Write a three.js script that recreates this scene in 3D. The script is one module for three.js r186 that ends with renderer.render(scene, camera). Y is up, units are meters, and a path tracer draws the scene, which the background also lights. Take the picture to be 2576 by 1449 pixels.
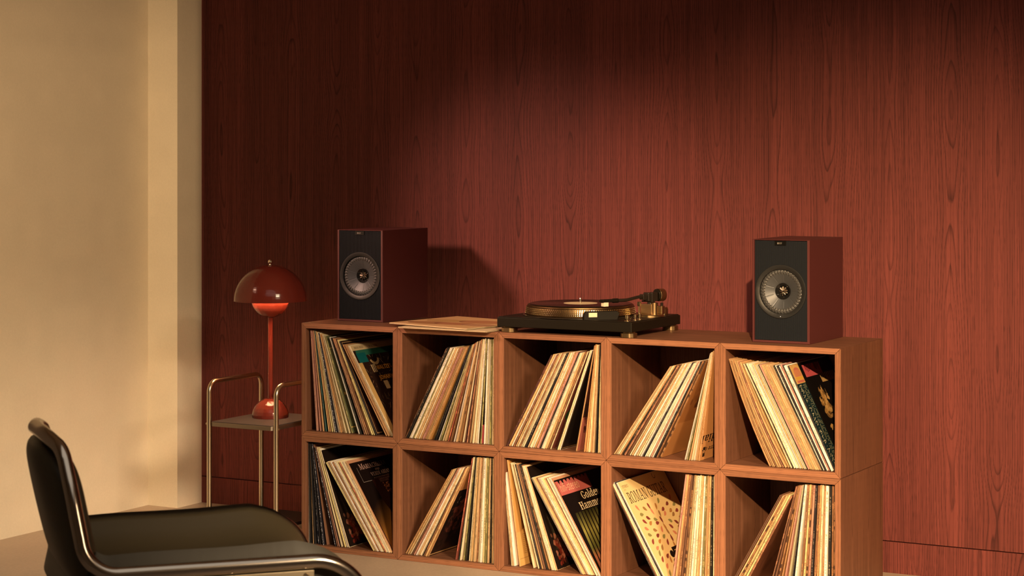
import * as THREE from 'three';
import { RoundedBoxGeometry } from 'three/addons/geometries/RoundedBoxGeometry.js';
import { Brush, Evaluator, SUBTRACTION } from 'three-bvh-csg';
import { mergeGeometries, toCreasedNormals } from 'three/addons/utils/BufferGeometryUtils.js';

// ------------------------------------------------------------------ camera, lights, exposure
const scene = new THREE.Scene();
scene.background = new THREE.Color(0x000000);
const W = 2576, H = 1449, FOCAL = 5125, YAW = 0.5037, HORIZON = 388.9;
const camera = new THREE.PerspectiveCamera(THREE.MathUtils.radToDeg(2 * Math.atan(H / 2 / FOCAL)), W / H, 0.1, 40);
camera.position.set(3.6138, 1.2201, 5.2072);
camera.lookAt(3.6138 - Math.sin(YAW), 1.2201, 5.2072 - Math.cos(YAW));
camera.setViewOffset(W, H, 0, H / 2 - HORIZON, W, H);
camera.focus = 6.2; camera.userData.fStop = 9;
scene.add(camera);
const renderer = new THREE.WebGLRenderer({ antialias: true });
renderer.toneMapping = THREE.LinearToneMapping;
renderer.toneMappingExposure = 1;
renderer.shadowMap.enabled = true;

const lin = (r, g, b) => new THREE.Color().setRGB(r, g, b);
function spot(name, color, cd, from, to, halfDeg, blend, soft) {
  const l = new THREE.SpotLight(color, cd, 0, THREE.MathUtils.degToRad(halfDeg), blend, 2);
  l.name = name; l.position.set(...from); l.target.position.set(...to); l.castShadow = true; l.shadow.radius = soft; l.shadow.mapSize.set(2048, 2048); l.shadow.bias = -0.0005;
  scene.add(l, l.target); return l;
}
spot('key_spot', lin(1, .66, .34), 186, [3.55, 2.55, 4.55], [1.72, .38, -.1], 15.0, 1, 2);
spot('side_spot', lin(1, .56, .38), 15, [-.68, 1.75, 1.28], [.70, .80, -.53], 18, 1, 6);
spot('wall_spot', lin(1, .68, .36), 71, [2.0, 2.3, 4.75], [-.92, .95, 0], 13, 1, .06);
spot('low_spot', lin(1, .75, .48), 86, [4.4, 2.2, 2.8], [-.92, -1.5, -.2], 15.6, 0.10, 22);
{
  const fill = new THREE.RectAreaLight(lin(1, .97, .88), .72, 2.4, 2.4);
  fill.name = 'ceiling_fill'; fill.position.set(2.2, 2.66, 3.2); fill.lookAt(2.2, 0, 3.2); scene.add(fill);
}

// ------------------------------------------------------------------ helpers
let seed = 7;
const rnd = () => { seed = (seed + 0x6D2B79F5) | 0; let t = Math.imul(seed ^ (seed >>> 15), 1 | seed); t = (t + Math.imul(t ^ (t >>> 7), 61 | t)) ^ t; return ((t ^ (t >>> 14)) >>> 0) / 4294967296; };
const rr = (a, b) => a + (b - a) * rnd();
const lerp = (a, b, t) => a + (b - a) * t;
const clamp = (v, a = 0, b = 1) => Math.min(b, Math.max(a, v));
const hash = (x, y) => { let h = Math.imul(x, 374761393) + Math.imul(y, 668265263) | 0; h = Math.imul(h ^ (h >>> 13), 1274126177); return ((h ^ (h >>> 16)) >>> 0) / 4294967296; };
function noise(x, y) { // value noise, 0..1
  const xi = Math.floor(x), yi = Math.floor(y); let u = x - xi, v = y - yi; u = u * u * (3 - 2 * u); v = v * v * (3 - 2 * v);
  const a = hash(xi, yi), b = hash(xi + 1, yi), c = hash(xi, yi + 1), d = hash(xi + 1, yi + 1);
  return a + (b - a) * u + (c - a + (a - b - c + d) * u) * v;
}
const used = new Map();
function numbered(n) { const k = used.get(n) || 0; used.set(n, k + 1); return k ? n + '_' + String(k).padStart(3, '0') : n; }
function shadow(m) { m.castShadow = m.receiveShadow = true; return m; }
function part(name, geo, mat, parent) { const m = shadow(new THREE.Mesh(geo, mat)); m.name = name; parent.add(m); return m; }
function tag(o, label, category, group) { o.userData = { label, category }; if (group) o.userData.group = group; return o; }
function thing(name, label, category, [x, y, z] = [0, 0, 0], turn = 0, group) {
  const o = new THREE.Group(); o.name = numbered(name); o.position.set(x, y, z); o.rotation.y = turn; scene.add(o);
  return tag(o, label, category, group);
}
function struct(name, geo, mat) { const m = part(name, geo, mat, scene); m.userData = { kind: 'structure' }; return m; }
const T = (g, x = 0, y = 0, z = 0) => g.translate(x, y, z);
const box = (w, h, d, x = 0, y = 0, z = 0) => T(new THREE.BoxGeometry(w, h, d), x, y, z);
const rbox = (w, h, d, r, x = 0, y = 0, z = 0, s = 3) => T(new RoundedBoxGeometry(w, h, d, s, r), x, y, z);
const cyl = (r0, r1, h, x = 0, y = 0, z = 0, n = 32) => T(new THREE.CylinderGeometry(r0, r1, h, n), x, y, z);
const lathe = (pts, n = 64) => toCreasedNormals(new THREE.LatheGeometry(pts.map(p => new THREE.Vector2(p[0], p[1])), n), 0.6);
const merge = (gs) => mergeGeometries(gs.map(g => { const q = g.index ? g.toNonIndexed() : g; for (const k of Object.keys(q.attributes)) if (!['position', 'normal', 'uv'].includes(k)) q.deleteAttribute(k); return q; }));
const V = (x, y, z) => new THREE.Vector3(x, y, z);
class RoundPath extends THREE.CurvePath { // polyline with filleted corners
  constructor(pts, radii) {
    super();
    let last = pts[0];
    for (let i = 1; i < pts.length - 1; i++) {
      const a = pts[i - 1].clone().sub(pts[i]).normalize(), b = pts[i + 1].clone().sub(pts[i]).normalize();
      const ang = a.angleTo(b), r = radii[i - 1], d = Math.min(r / Math.tan(ang / 2), 0.49 * pts[i].distanceTo(pts[i + 1]) + (i === pts.length - 2 ? 9 : 0), 0.98 * pts[i].distanceTo(last));
      const p = pts[i].clone().addScaledVector(a, d), q = pts[i].clone().addScaledVector(b, d);
      this.add(new THREE.LineCurve3(last, p)); this.add(new THREE.CubicBezierCurve3(p, p.clone().lerp(pts[i], .56), q.clone().lerp(pts[i], .56), q)); last = q;
    }
    this.add(new THREE.LineCurve3(last, pts[pts.length - 1]));
  }
}
function tube(pts, radii, r, seg = 96, rad = 14) { // with closed ends
  const path = new RoundPath(pts, radii), g = new THREE.TubeGeometry(path, seg, r, rad, false), caps = [];
  for (const [t, s] of [[0, -1], [1, 1]]) {
    const c = new THREE.CircleGeometry(r, rad), d = path.getTangentAt(t).multiplyScalar(s);
    c.applyQuaternion(new THREE.Quaternion().setFromUnitVectors(V(0, 0, 1), d)); const p = path.getPointAt(t); c.translate(p.x, p.y, p.z); caps.push(c);
  }
  return merge([g, ...caps]);
}
// closed surface swept from rings of points (all rings of one length), ends capped by fans
function skin(rings, closedEnds = true) {
  const n = rings[0].length, pos = [], uv = [], idx = [];
  rings.forEach((r, i) => r.forEach((p, j) => { pos.push(p.x, p.y, p.z); uv.push(j / n, i / rings.length); }));
  for (let i = 0; i + 1 < rings.length; i++) for (let j = 0; j < n; j++) { const a = i * n + j, b = i * n + (j + 1) % n; idx.push(a, b, a + n, b, b + n, a + n); }
  if (closedEnds) for (const [i, flip] of [[0, true], [rings.length - 1, false]]) {
    const c = rings[i].reduce((s, p) => s.add(p), V(0, 0, 0)).divideScalar(n), k = pos.length / 3; pos.push(c.x, c.y, c.z); uv.push(.5, .5);
    for (let j = 0; j < n; j++) { const a = i * n + j, b = i * n + (j + 1) % n; flip ? idx.push(a, k, b) : idx.push(a, b, k); }
  }
  const g = new THREE.BufferGeometry();
  g.setAttribute('position', new THREE.Float32BufferAttribute(pos, 3)); g.setAttribute('uv', new THREE.Float32BufferAttribute(uv, 2)); g.setIndex(idx); g.computeVertexNormals();
  return g;
}
function dataTex(w, h, fn, srgb = true) {
  const d = new Uint8Array(w * h * 4), c = [0, 0, 0];
  for (let y = 0, o = 0; y < h; y++) for (let x = 0; x < w; x++, o += 4) { fn(x, y, c); d[o] = clamp(c[0], 0, 255); d[o + 1] = clamp(c[1], 0, 255); d[o + 2] = clamp(c[2], 0, 255); d[o + 3] = 255; }
  const t = new THREE.DataTexture(d, w, h, THREE.RGBAFormat); t.magFilter = THREE.LinearFilter; t.minFilter = THREE.LinearMipmapLinearFilter; t.generateMipmaps = true;
  t.wrapS = t.wrapT = THREE.MirroredRepeatWrapping; if (srgb) t.colorSpace = THREE.SRGBColorSpace; t.needsUpdate = true; return t;
}
function canvasTex(w, h, draw) {
  const c = document.createElement('canvas'); c.width = w; c.height = h; draw(c.getContext('2d'), w, h);
  const t = new THREE.CanvasTexture(c); t.colorSpace = THREE.SRGBColorSpace; return t;
}
const std = (o) => new THREE.MeshStandardMaterial(o);
const metal = (r, g, b, rough) => std({ color: lin(r, g, b), metalness: 1, roughness: rough });

// ------------------------------------------------------------------ wood
// flat-sawn veneer: growth rings cut at a wandering depth give straight grain with cathedral figures
function grain(x, y, centres, ring, wander, k) {
  let best = 9, c = 0; for (let i = 0; i < centres.length; i++) { const d = Math.abs(x - centres[i]); if (d < best) { best = d; c = i; } }
  const dx = x - centres[c] - (noise(y * 2.2, c * 7.3 + k) - .5) * .016;
  const d = .004 + wander * (noise(y * 2.6 + c * 13.1, c * 3.7 + k) * .75 + noise(y * 7 + c * 5.1, c + k) * .25);
  let rho = Math.sqrt(dx * dx + d * d) / ring;
  rho += (noise(x * 26, y * 2.4 + k) - .5) * 1.1 + (noise(x * 110, y * 7) - .5) * .3;
  const f = rho - Math.floor(rho);
  const late = f < .62 ? 0 : f < .93 ? Math.pow((f - .62) / .31, 1.6) : (1 - f) / .07;
  return late * (0.35 + .65 * noise(Math.floor(rho) * 3.7, c + y * .7));
}
const wallCentres = [-.70, -.56, -.41, -.23, -.06, .09, .28, .48, .66, .82, .99, 1.16, 1.35, 1.52, 1.71, 1.89, 2.02];
const WX = 3.1, WY = 1.8;
const wallWood = dataTex(2048, 2048, (i, j, c) => {
  const x = -.88 + i / 2048 * WX, y = j / 2048 * WY;
  const g = grain(x, y, wallCentres, .0066, .044, 3);
  const fibre = noise(x * 1150, y * 9), f2 = noise(x * 380 + 50, y * 3.2), pore = noise(x * 800 + 9, y * 40);
  const tone = .90 + .16 * noise(x * 9, y * .5 + 9) + .10 * noise(x * 60, y * 1.2);
  const s = tone * (1 - .38 * g) * (1 - .12 * fibre) * (1 - .15 * f2) * (1 - .14 * clamp((pore - .7) * 4)) * 1.0;
  c[0] = 121 * s + 3; c[1] = 61 * Math.pow(s, 1.1) + 3; c[2] = 55 * Math.pow(s, 1.1) + 4;
});
const walnutTex = dataTex(1024, 2048, (i, j, c) => {
  const x = i / 1024 * .5, y = j / 2048;
  const g = grain(x, y * 1.1, [.06, .17, .31, .42], .0046, .022, 11);
  const pore = noise(x * 1500, y * 40), p2 = noise(x * 500 + 50, y * 5);
  const tone = .84 + .22 * noise(x * 14, y * .8 + 4) + .12 * noise(x * 90, y * 2);
  const s = tone * (1 - .30 * g) * (1 - .17 * clamp((pore - .6) * 3)) * (1 - .14 * p2) * 1.0;
  c[0] = 158 * s + 4; c[1] = 108 * Math.pow(s, 1.1) + 3; c[2] = 80 * Math.pow(s, 1.15) + 2;
});
const M = {
  wallWood: new THREE.MeshPhysicalMaterial({ map: wallWood, roughness: .62, specularIntensity: .35 }),
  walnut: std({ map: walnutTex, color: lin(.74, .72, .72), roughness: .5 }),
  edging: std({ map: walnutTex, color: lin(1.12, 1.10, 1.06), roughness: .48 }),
  dark: std({ color: lin(.012, .009, .007), roughness: .8 }),
};
const plaster = dataTex(512, 512, (i, j, c) => { const v = 238 + 6 * noise(i / 40, j / 40) + 5 * (noise(i / 2.2, j / 2.2) - .5); c[0] = v; c[1] = v * .985; c[2] = v * .955; });
const plasterBump = dataTex(512, 512, (i, j, c) => { c[0] = c[1] = c[2] = 128 + 60 * (noise(i / 3, j / 3) - .5) + 60 * (noise(i / 9, j / 9) - .5); }, false);
M.plaster = std({ map: plaster, color: lin(.80, .73, .62), bumpMap: plasterBump, bumpScale: .0003, roughness: .92 });
const floorTex = dataTex(512, 512, (i, j, c) => { const v = 228 + 7 * noise(i / 60, j / 60) + 12 * (noise(i / 3, j / 3) - .5); c[0] = v; c[1] = v * .99; c[2] = v * .97; });
M.floor = std({ map: floorTex, color: lin(.60, .48, .38), roughness: .55 });
M.ceiling = std({ color: lin(.62, .55, .47), roughness: .95 });
// uv in metres over the two axes of each face, divided by the size of the texture
function uvMetres(g, sx, sy, ox = 0, oy = 0, along = 'y') {
  g = g.index ? g.toNonIndexed() : g; g.computeVertexNormals();
  const p = g.attributes.position, n = g.attributes.normal, uv = new Float32Array(p.count * 2), A = ['x', 'y', 'z'];
  for (let i = 0; i < p.count; i++) {
    const nn = [Math.abs(n.getX(i)), Math.abs(n.getY(i)), Math.abs(n.getZ(i))], P = { x: p.getX(i), y: p.getY(i), z: p.getZ(i) };
    const m = A[nn.indexOf(Math.max(...nn))];
    let v = along; if (m === along) v = along === 'y' ? 'z' : along === 'x' ? 'y' : 'x';
    const u = A.find(k => k !== m && k !== v);
    uv[2 * i] = (P[u] - ox) / sx; uv[2 * i + 1] = (P[v] - oy) / sy;
  }
  g.setAttribute('uv', new THREE.BufferAttribute(uv, 2)); return g;
}

// ------------------------------------------------------------------ the room
const XL = -.92, XR = 4.8, ZB = -.53, ZF = 7.2, HC = 2.7;
struct('floor', uvMetres(box(XR - XL + .4, .1, ZF - ZB + .4, (XL + XR) / 2, -.05, (ZB + ZF) / 2), .9, .9), M.floor);
struct('ceiling', box(XR - XL + .4, .1, ZF - ZB + .4, (XL + XR) / 2, HC + .05, (ZB + ZF) / 2), M.ceiling);
struct('wall_left', uvMetres(box(.1, HC, ZF - ZB, XL - .05, HC / 2, (ZB + ZF) / 2), .8, .8), M.plaster);
struct('wall_left_pilaster', uvMetres(box(.128, HC, .136, XL + .064, HC / 2, ZB + .068), .8, .8), M.plaster);
struct('wall_right', uvMetres(box(.1, HC, ZF - ZB, XR + .05, HC / 2, (ZB + ZF) / 2), .8, .8), M.plaster);
struct('wall_front', uvMetres(box(XR - XL, HC, .1, (XL + XR) / 2, HC / 2, ZF + .05), .8, .8), M.plaster);
{
  const w = XR - XL, cx = (XL + XR) / 2, gap = .0925;
  struct('wall_back', uvMetres(box(w, HC - gap - .0015, .03, cx, (HC + gap + .0015) / 2, ZB - .015), WX, WY, -.88, 0), M.wallWood);
  struct('baseboard_back', uvMetres(box(w, gap - .0015, .03, cx, (gap - .0015) / 2, ZB - .015), WX, WY, -.80, .3), M.wallWood);
  struct('wall_back_core', box(w + .4, HC, .08, cx, HC / 2, ZB - .071), M.dark);
}

// ------------------------------------------------------------------ shelf cubes
const CUBE = .35, TH = .0165, DEP = .35;
const ORD = 'first second third fourth fifth sixth seventh eighth ninth tenth eleventh twelfth thirteenth fourteenth fifteenth sixteenth seventeenth eighteenth nineteenth twentieth twenty-first twenty-second twenty-third twenty-fourth twenty-fifth twenty-sixth twenty-seventh twenty-eighth twenty-ninth thirtieth thirty-first thirty-second thirty-third thirty-fourth thirty-fifth thirty-sixth thirty-seventh thirty-eighth thirty-ninth fortieth forty-first forty-second'.split(' ');
function mitred(len, th, dep) { // a board along x whose ends are mitred, outer face up at y = 0, with eased edges
  const e = .0006, s = new THREE.Shape();
  s.moveTo(e + .0012, 0); s.lineTo(len - e - .0012, 0); s.lineTo(len - e - .0004, -.0006); s.lineTo(len - th - .0003, -th); s.lineTo(th + .0003, -th); s.lineTo(e + .0004, -.0006); s.closePath();
  const g = new THREE.ExtrudeGeometry(s, { depth: dep - .0012, bevelEnabled: true, bevelThickness: .0006, bevelSize: .0004, bevelOffset: -.0004, bevelSegments: 1, steps: 1 });
  return g.translate(-len / 2, 0, -dep + .0006);
}
const SIZE = CUBE - .0004;
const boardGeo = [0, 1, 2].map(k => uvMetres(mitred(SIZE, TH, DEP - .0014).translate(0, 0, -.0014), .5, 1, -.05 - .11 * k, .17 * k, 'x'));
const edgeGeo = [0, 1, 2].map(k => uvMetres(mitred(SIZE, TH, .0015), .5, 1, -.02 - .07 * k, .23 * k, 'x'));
for (let r = 1; r >= 0; r--) for (let c = 0; c < 5; c++) {
  const t = thing('shelf_cube', `walnut cube shelf filled with records, ${ORD[c]} from the lamp end in the ${r ? 'upper' : 'lower'} row`, 'cube shelf', [CUBE * (c + .5), CUBE * r, 0], 0, 'walnut cubes of the record shelf');
  const half = SIZE / 2;
  for (const [n, rot, x, y] of [['top_panel', 0, 0, CUBE - .0002], ['bottom_panel', Math.PI, 0, .0002], ['side_panel', Math.PI / 2, -half, CUBE / 2], ['side_panel', -Math.PI / 2, half, CUBE / 2]]) {
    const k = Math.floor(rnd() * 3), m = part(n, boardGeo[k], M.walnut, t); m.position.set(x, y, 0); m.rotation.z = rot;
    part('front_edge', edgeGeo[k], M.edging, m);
  }
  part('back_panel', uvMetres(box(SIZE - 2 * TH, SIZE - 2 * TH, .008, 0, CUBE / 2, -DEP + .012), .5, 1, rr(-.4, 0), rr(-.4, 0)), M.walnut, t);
}

// ------------------------------------------------------------------ records
// one printed atlas: each strip holds a spine (upper half) and the plain colour of its sleeve (lower half)
const KINDS = { // base colour, print colour, description, styles
  w: [[236, 228, 212], [70, 50, 40], 'off-white spined'], c: [[232, 214, 176], [80, 50, 30], 'cream spined'], y: [[222, 206, 146], [60, 50, 20], 'pale yellow spined'],
  t: [[210, 174, 124], [80, 40, 25], 'tan spined'], o: [[206, 158, 108], [90, 40, 25], 'orange-tan spined'], k: [[122, 84, 60], [210, 170, 120], 'brown spined'],
  m: [[150, 108, 72], [48, 28, 20], 'mottled brown'], d: [[70, 40, 34], [180, 130, 90], 'dark red-brown'], b: [[24, 20, 20], [200, 180, 150], 'black spined'],
  g: [[112, 106, 66], [220, 200, 150], 'olive green'], G: [[36, 62, 56], [200, 190, 150], 'dark green'], p: [[184, 134, 116], [80, 30, 30], 'dusty pink spined'],
  r: [[140, 74, 62], [220, 180, 150], 'brick red'], n: [[34, 32, 46], [210, 210, 215], 'navy spined'], W: [[240, 232, 214], [90, 70, 50], 'wide white spined'],
};
const SW = 24, stripOf = {}, strips = [];
for (const k in KINDS) { const n = 'wctbkon'.includes(k) ? 7 : 4; stripOf[k] = []; for (let v = 0; v < n; v++) { stripOf[k].push(strips.length); strips.push([k, v]); } }
const ATLAS = 2048;
const atlas = (() => {
  const d = new Uint8Array(ATLAS * ATLAS * 4).fill(255);
  const put = (x, y, c, f = 1) => { const o = (y * ATLAS + x) * 4; d[o] = clamp(c[0] * f, 0, 255); d[o + 1] = clamp(c[1] * f, 0, 255); d[o + 2] = clamp(c[2] * f, 0, 255); };
  strips.forEach(([k, v], s) => {
    const [base0, ink] = KINDS[k], shift = [rr(.9, 1.08), rr(-6, 6)], base = base0.map((q, i) => q * shift[0] + (i === 2 ? shift[1] : 0)), x0 = s * SW;
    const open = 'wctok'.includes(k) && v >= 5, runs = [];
    if (!open) for (let y = rr(.05, .3); y < .95;) { const l = rr(.08, .3); runs.push([y * 1024, (y + l) * 1024, rr(0, 1) < .5 ? 6 : 9]); y += l + rr(.04, .4); }
    for (let y = 0; y < 1024; y++) {
      const run = runs.find(q => y > q[0] && y < q[1]), tick = run ? hash(Math.floor(y / run[2]), s * 31) : 1;
      const blotch = k === 'm' ? noise(y / 30, s * 9) : .5, wear = noise(y / 50, s * 5 + 2);
      for (let x = 0; x < SW; x++) {
        let f = .93 + .1 * noise(y / 25, s * 3 + x * .08) + .06 * (hash(x + x0, y) - .5), c = base;
        if (k === 'm' && blotch > .5) c = [0, 1, 2].map(q => lerp(base[q], ink[q], clamp((blotch - .5) * 5) * .8));
        if (k === 'n' && hash(Math.floor(y / 4), s * 7 + Math.floor(x / 6)) > .62 && noise(y / 18, s) > .42) c = ink;
        const e = Math.min(x, SW - 1 - x);
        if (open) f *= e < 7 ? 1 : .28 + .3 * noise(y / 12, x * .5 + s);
        else if (run && x > 6 && x < 18 && tick > .3 && hash(Math.floor(y / 3), s * 17 + Math.floor(x / 3)) > .38) { c = [0, 1, 2].map(q => lerp(base[q], ink[q], .62)); }
        if (e < 3 && !open) { const w = 'bndkGgr'.includes(k) ? (wear > .62 ? 1.8 : 1.1) : (wear > .6 ? .72 : .9); f *= w; }
        put(x0 + x, 1024 + y, c, f); put(x0 + x, y, base, .92 + .14 * noise(y / 90, s + x * .3));
      }
    }
  });
  const t = new THREE.DataTexture(d, ATLAS, ATLAS, THREE.RGBAFormat); t.magFilter = THREE.LinearFilter; t.minFilter = THREE.LinearMipmapLinearFilter; t.generateMipmaps = true; t.colorSpace = THREE.SRGBColorSpace; t.needsUpdate = true; return t;
})();
M.sleeve = std({ map: atlas, roughness: .62 });
function sleeveGeo(t, s, d, strip, bend) {
  const ch = Math.min(.0007, t * .3), prof = [[0, -d], [0, -ch], [ch, 0], [t - ch, 0], [t, -ch], [t, -d]], rows = bend ? 8 : 1;
  const u0 = (strip * SW + .7) / ATLAS, u1 = (strip * SW + SW - .7) / ATLAS, pos = [], uv = [];
  const P = (k, f) => [prof[k][0] + bend * (4 * f * (1 - f) - (f - .5) * .4), f * s, prof[k][1]];
  const quad = (a, b, c, e, ua, ub, v0, v1) => { pos.push(...a, ...b, ...c, ...a, ...c, ...e); uv.push(ua, v0, ub, v0, ub, v1, ua, v0, ub, v1, ua, v1); };
  for (let i = 0; i < rows; i++) {
    const f0 = i / rows, f1 = (i + 1) / rows, sv = f => .5 + (1 + f * 1022) / ATLAS, cv = f => .01 + .47 * f;
    for (let k = 0; k < 6; k++) {
      const k2 = (k + 1) % 6, spine = k >= 1 && k <= 3;
      const ua = k === 1 ? u0 : k === 2 ? lerp(u0, u1, .08) : k === 3 ? lerp(u0, u1, .92) : u0, ub = k === 1 ? lerp(u0, u1, .08) : k === 2 ? lerp(u0, u1, .92) : u1;
      const v = spine ? sv : cv; quad(P(k, f0), P(k2, f0), P(k2, f1), P(k, f1), ua, ub, v(f0), v(f1));
    }
  }
  for (const [f, order] of [[0, [0, 5, 4, 1, 1, 4, 3, 2]], [1, [0, 1, 4, 5, 1, 2, 3, 4]]]) for (let q = 0; q < 8; q += 4) { const o = order.slice(q, q + 4).map(k => P(k, f)); quad(...o, u0, u1, .2, .3); }
  const g = new THREE.BufferGeometry(); g.setAttribute('position', new THREE.Float32BufferAttribute(pos, 3)); g.setAttribute('uv', new THREE.Float32BufferAttribute(uv, 2)); g.computeVertexNormals(); return g;
}
// printed covers that face the room
const blob = (g, x, y, r, n, c) => { g.fillStyle = c; for (let i = 0; i < n; i++) { g.globalAlpha = rr(.3, .9); g.beginPath(); g.ellipse(x + rr(-r, r), y + rr(-r, r), rr(2, r * .3), rr(2, r * .22), rr(0, 3), 0, 7); g.fill(); } g.globalAlpha = 1; };
const COVERS = {
  johann: g => {
    g.fillStyle = '#2c1a13'; g.fillRect(0, 0, 512, 512); for (let i = 0; i < 420; i++) { g.strokeStyle = ['#5a392a', '#7d6048', '#1a0e0b', '#9f8562', '#3d4238'][i % 5]; g.lineWidth = rr(1, 4); g.beginPath(); const x = rr(34, 512), y = rr(60, 512); g.moveTo(x, y); g.lineTo(x + rr(-20, 20), y + rr(-40, 40)); g.stroke(); }
    g.fillStyle = '#d8bd8e'; g.fillRect(0, 0, 512, 30); g.fillStyle = '#2f6a56'; g.fillRect(20, 30, 492, 32); g.fillStyle = '#116062'; g.fillRect(14, 46, 84, 54);
    g.fillStyle = '#6a5640'; g.font = 'bold 16px serif'; g.fillText('BROS RIES', 22, 21); g.fillText('WALTZES', 160, 22);
    g.fillStyle = '#cfa566'; g.fillRect(0, 100, 34, 412); g.strokeStyle = '#c9a774'; g.lineWidth = 16; g.beginPath(); g.arc(152, 74, 40, .3, 2.7); g.stroke();
    g.fillStyle = '#cdb083'; g.fillRect(96, 118, 38, 44); g.fillRect(140, 215, 40, 46); g.fillStyle = '#3a281f'; g.fillRect(106, 118, 5, 44); g.fillRect(120, 122, 5, 40);
    g.fillStyle = '#e8a03c'; g.font = 'bold 33px sans-serif'; g.fillText('WALTZES', 138, 150); g.fillText('JOHANN', 122, 206);
  },
  olive: g => { g.fillStyle = '#5d6244'; g.fillRect(0, 0, 512, 512); g.fillStyle = '#6a6c4c'; g.fillRect(0, 70, 512, 400); g.fillStyle = '#d9b66a'; g.fillRect(20, 300, 20, 14); g.fillRect(0, 480, 300, 6); g.fillRect(0, 62, 400, 4); },
  brownpic: g => { g.fillStyle = '#2a1712'; g.fillRect(0, 0, 512, 512); blob(g, 200, 200, 120, 40, '#5b3323'); blob(g, 120, 380, 100, 40, '#3d2219'); g.strokeStyle = '#a08058'; g.lineWidth = 5; g.strokeRect(8, 8, 496, 496); },
  circle: g => { g.fillStyle = '#6e3a32'; g.fillRect(0, 0, 512, 512); g.fillStyle = '#2f4a2a'; g.beginPath(); g.ellipse(66, 335, 54, 32, 0, 0, 7); g.fill(); g.fillStyle = '#a88a4a'; g.fillRect(40, 110, 40, 26); },
  blackcover: g => { g.fillStyle = '#140d0a'; g.fillRect(0, 0, 512, 512); g.strokeStyle = '#8a6a40'; g.lineWidth = 3; g.strokeRect(6, 6, 500, 500); },
  rosecover: g => { g.fillStyle = '#1c1210'; g.fillRect(0, 0, 512, 512); blob(g, 140, 200, 140, 120, '#4a251d'); g.fillStyle = '#9c5c50'; g.fillRect(0, 350, 512, 162); blob(g, 120, 330, 90, 110, '#3a1a16'); },
  olivepic: g => { g.fillStyle = '#5a4c1e'; g.fillRect(0, 0, 512, 512); blob(g, 150, 250, 200, 90, '#2b220c'); blob(g, 150, 440, 90, 60, '#120c06'); blob(g, 120, 150, 80, 20, '#8d7a34'); },
  tanpic: g => { g.fillStyle = '#a06a3a'; g.fillRect(0, 0, 512, 512); blob(g, 140, 150, 100, 20, '#7d4d28'); g.fillStyle = '#5e3820'; g.fillRect(120, 200, 150, 60); g.fillStyle = '#b37c48'; g.fillRect(0, 330, 512, 182); },
  tantext: g => {
    g.fillStyle = '#c98e58'; g.fillRect(0, 0, 512, 512); const a = g.createLinearGradient(0, 0, 0, 230); a.addColorStop(0, '#a64e36'); a.addColorStop(1, '#c98e58'); g.fillStyle = a; g.fillRect(60, 0, 452, 230);
    g.save(); g.translate(512, 512); g.rotate(Math.PI); g.scale(1.75, 1); g.fillStyle = '#2a1c14'; g.font = 'italic bold 50px serif'; g.fillText('cordial', 115, 116); g.font = 'italic bold 27px serif'; g.fillText('verre de', 170, 56); g.restore();
    g.fillStyle = '#2a1c14'; g.fillRect(20, 452, 26, 46); g.fillStyle = '#c98e58'; g.beginPath(); g.arc(33, 474, 8, 0, 7); g.fill(); g.fillStyle = '#6a4028'; for (let i = 0; i < 8; i++) g.fillRect(92, 190 + i * 15, 50, 2);
  },
  obi: g => {
    g.fillStyle = '#0d0908'; g.fillRect(0, 0, 512, 512);
    g.fillStyle = '#c2565e'; g.fillRect(141, 12, 215, 60); g.fillStyle = '#0d0908'; for (let i = 0; i < 14; i++) g.fillRect(rr(150, 350), 12, 6, rr(12, 40)); g.fillStyle = '#b3925e'; g.fillRect(305, 68, 190, 44); g.fillStyle = '#0d0908'; for (let i = 0; i < 8; i++) g.fillRect(316 + i * 22, 68, 8, rr(16, 40));
    const fig = (x, y, r, n) => { for (let i = 0; i < n; i++) { g.fillStyle = ['#b98d50', '#8f6a3a', '#caa266'][i % 3]; g.globalAlpha = rr(.5, 1); g.beginPath(); g.ellipse(x + rr(-r, r), y + rr(-r, r) * .7, rr(4, r * .45), rr(3, r * .28), rr(0, 3), 0, 7); g.fill(); } g.globalAlpha = 1; };
    fig(250, 165, 44, 34); fig(220, 205, 36, 20); fig(245, 240, 56, 30); fig(300, 262, 36, 16); fig(185, 330, 26, 14); fig(200, 375, 20, 10);
    g.fillStyle = '#d2a661'; g.fillRect(0, 0, 104, 92); g.fillStyle = '#c06a58'; g.beginPath(); g.ellipse(58, 40, 40, 26, 0, Math.PI, 0); g.fill(); g.fillRect(18, 40, 80, 18); g.fillStyle = '#d2a661'; for (let i = 0; i < 6; i++) g.fillRect(25 + i * 13, 26, 4, 30); g.fillStyle = '#d0a040'; g.fillRect(16, 60, 84, 14); g.fillStyle = '#c06a58'; g.fillRect(16, 77, 84, 11); g.fillStyle = '#5a3020'; g.font = '8px sans-serif'; g.fillText('L 70', 16, 10);
    g.fillStyle = '#16282c'; g.fillRect(0, 92, 104, 420); g.fillStyle = '#e2d2a8'; g.font = 'bold 30px sans-serif';
    const KANA = { ク: '30 14 04|30 80 68 39', ラ: '20 70|03 83 76 39', ン: '11 33|08 36 82', ド: '30 39|33 76|60 71|80 91', フ: '10 81 75 39', ァ: '23 83 65|54 57 29', グ: '30 14 04|30 70 58 29|60 81|80 91', イ: '70 15|44 49', ヴ: '40 42|03 05|03 83 76 29|70 81|90 91', ア: '01 91 64|53 56 19', ル: '21 25 09|60 69 95', バ: '31 25 08|50 75 98|70 81|90 91', ム: '40 18 88|65 99', '・': '45 55' };
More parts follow.
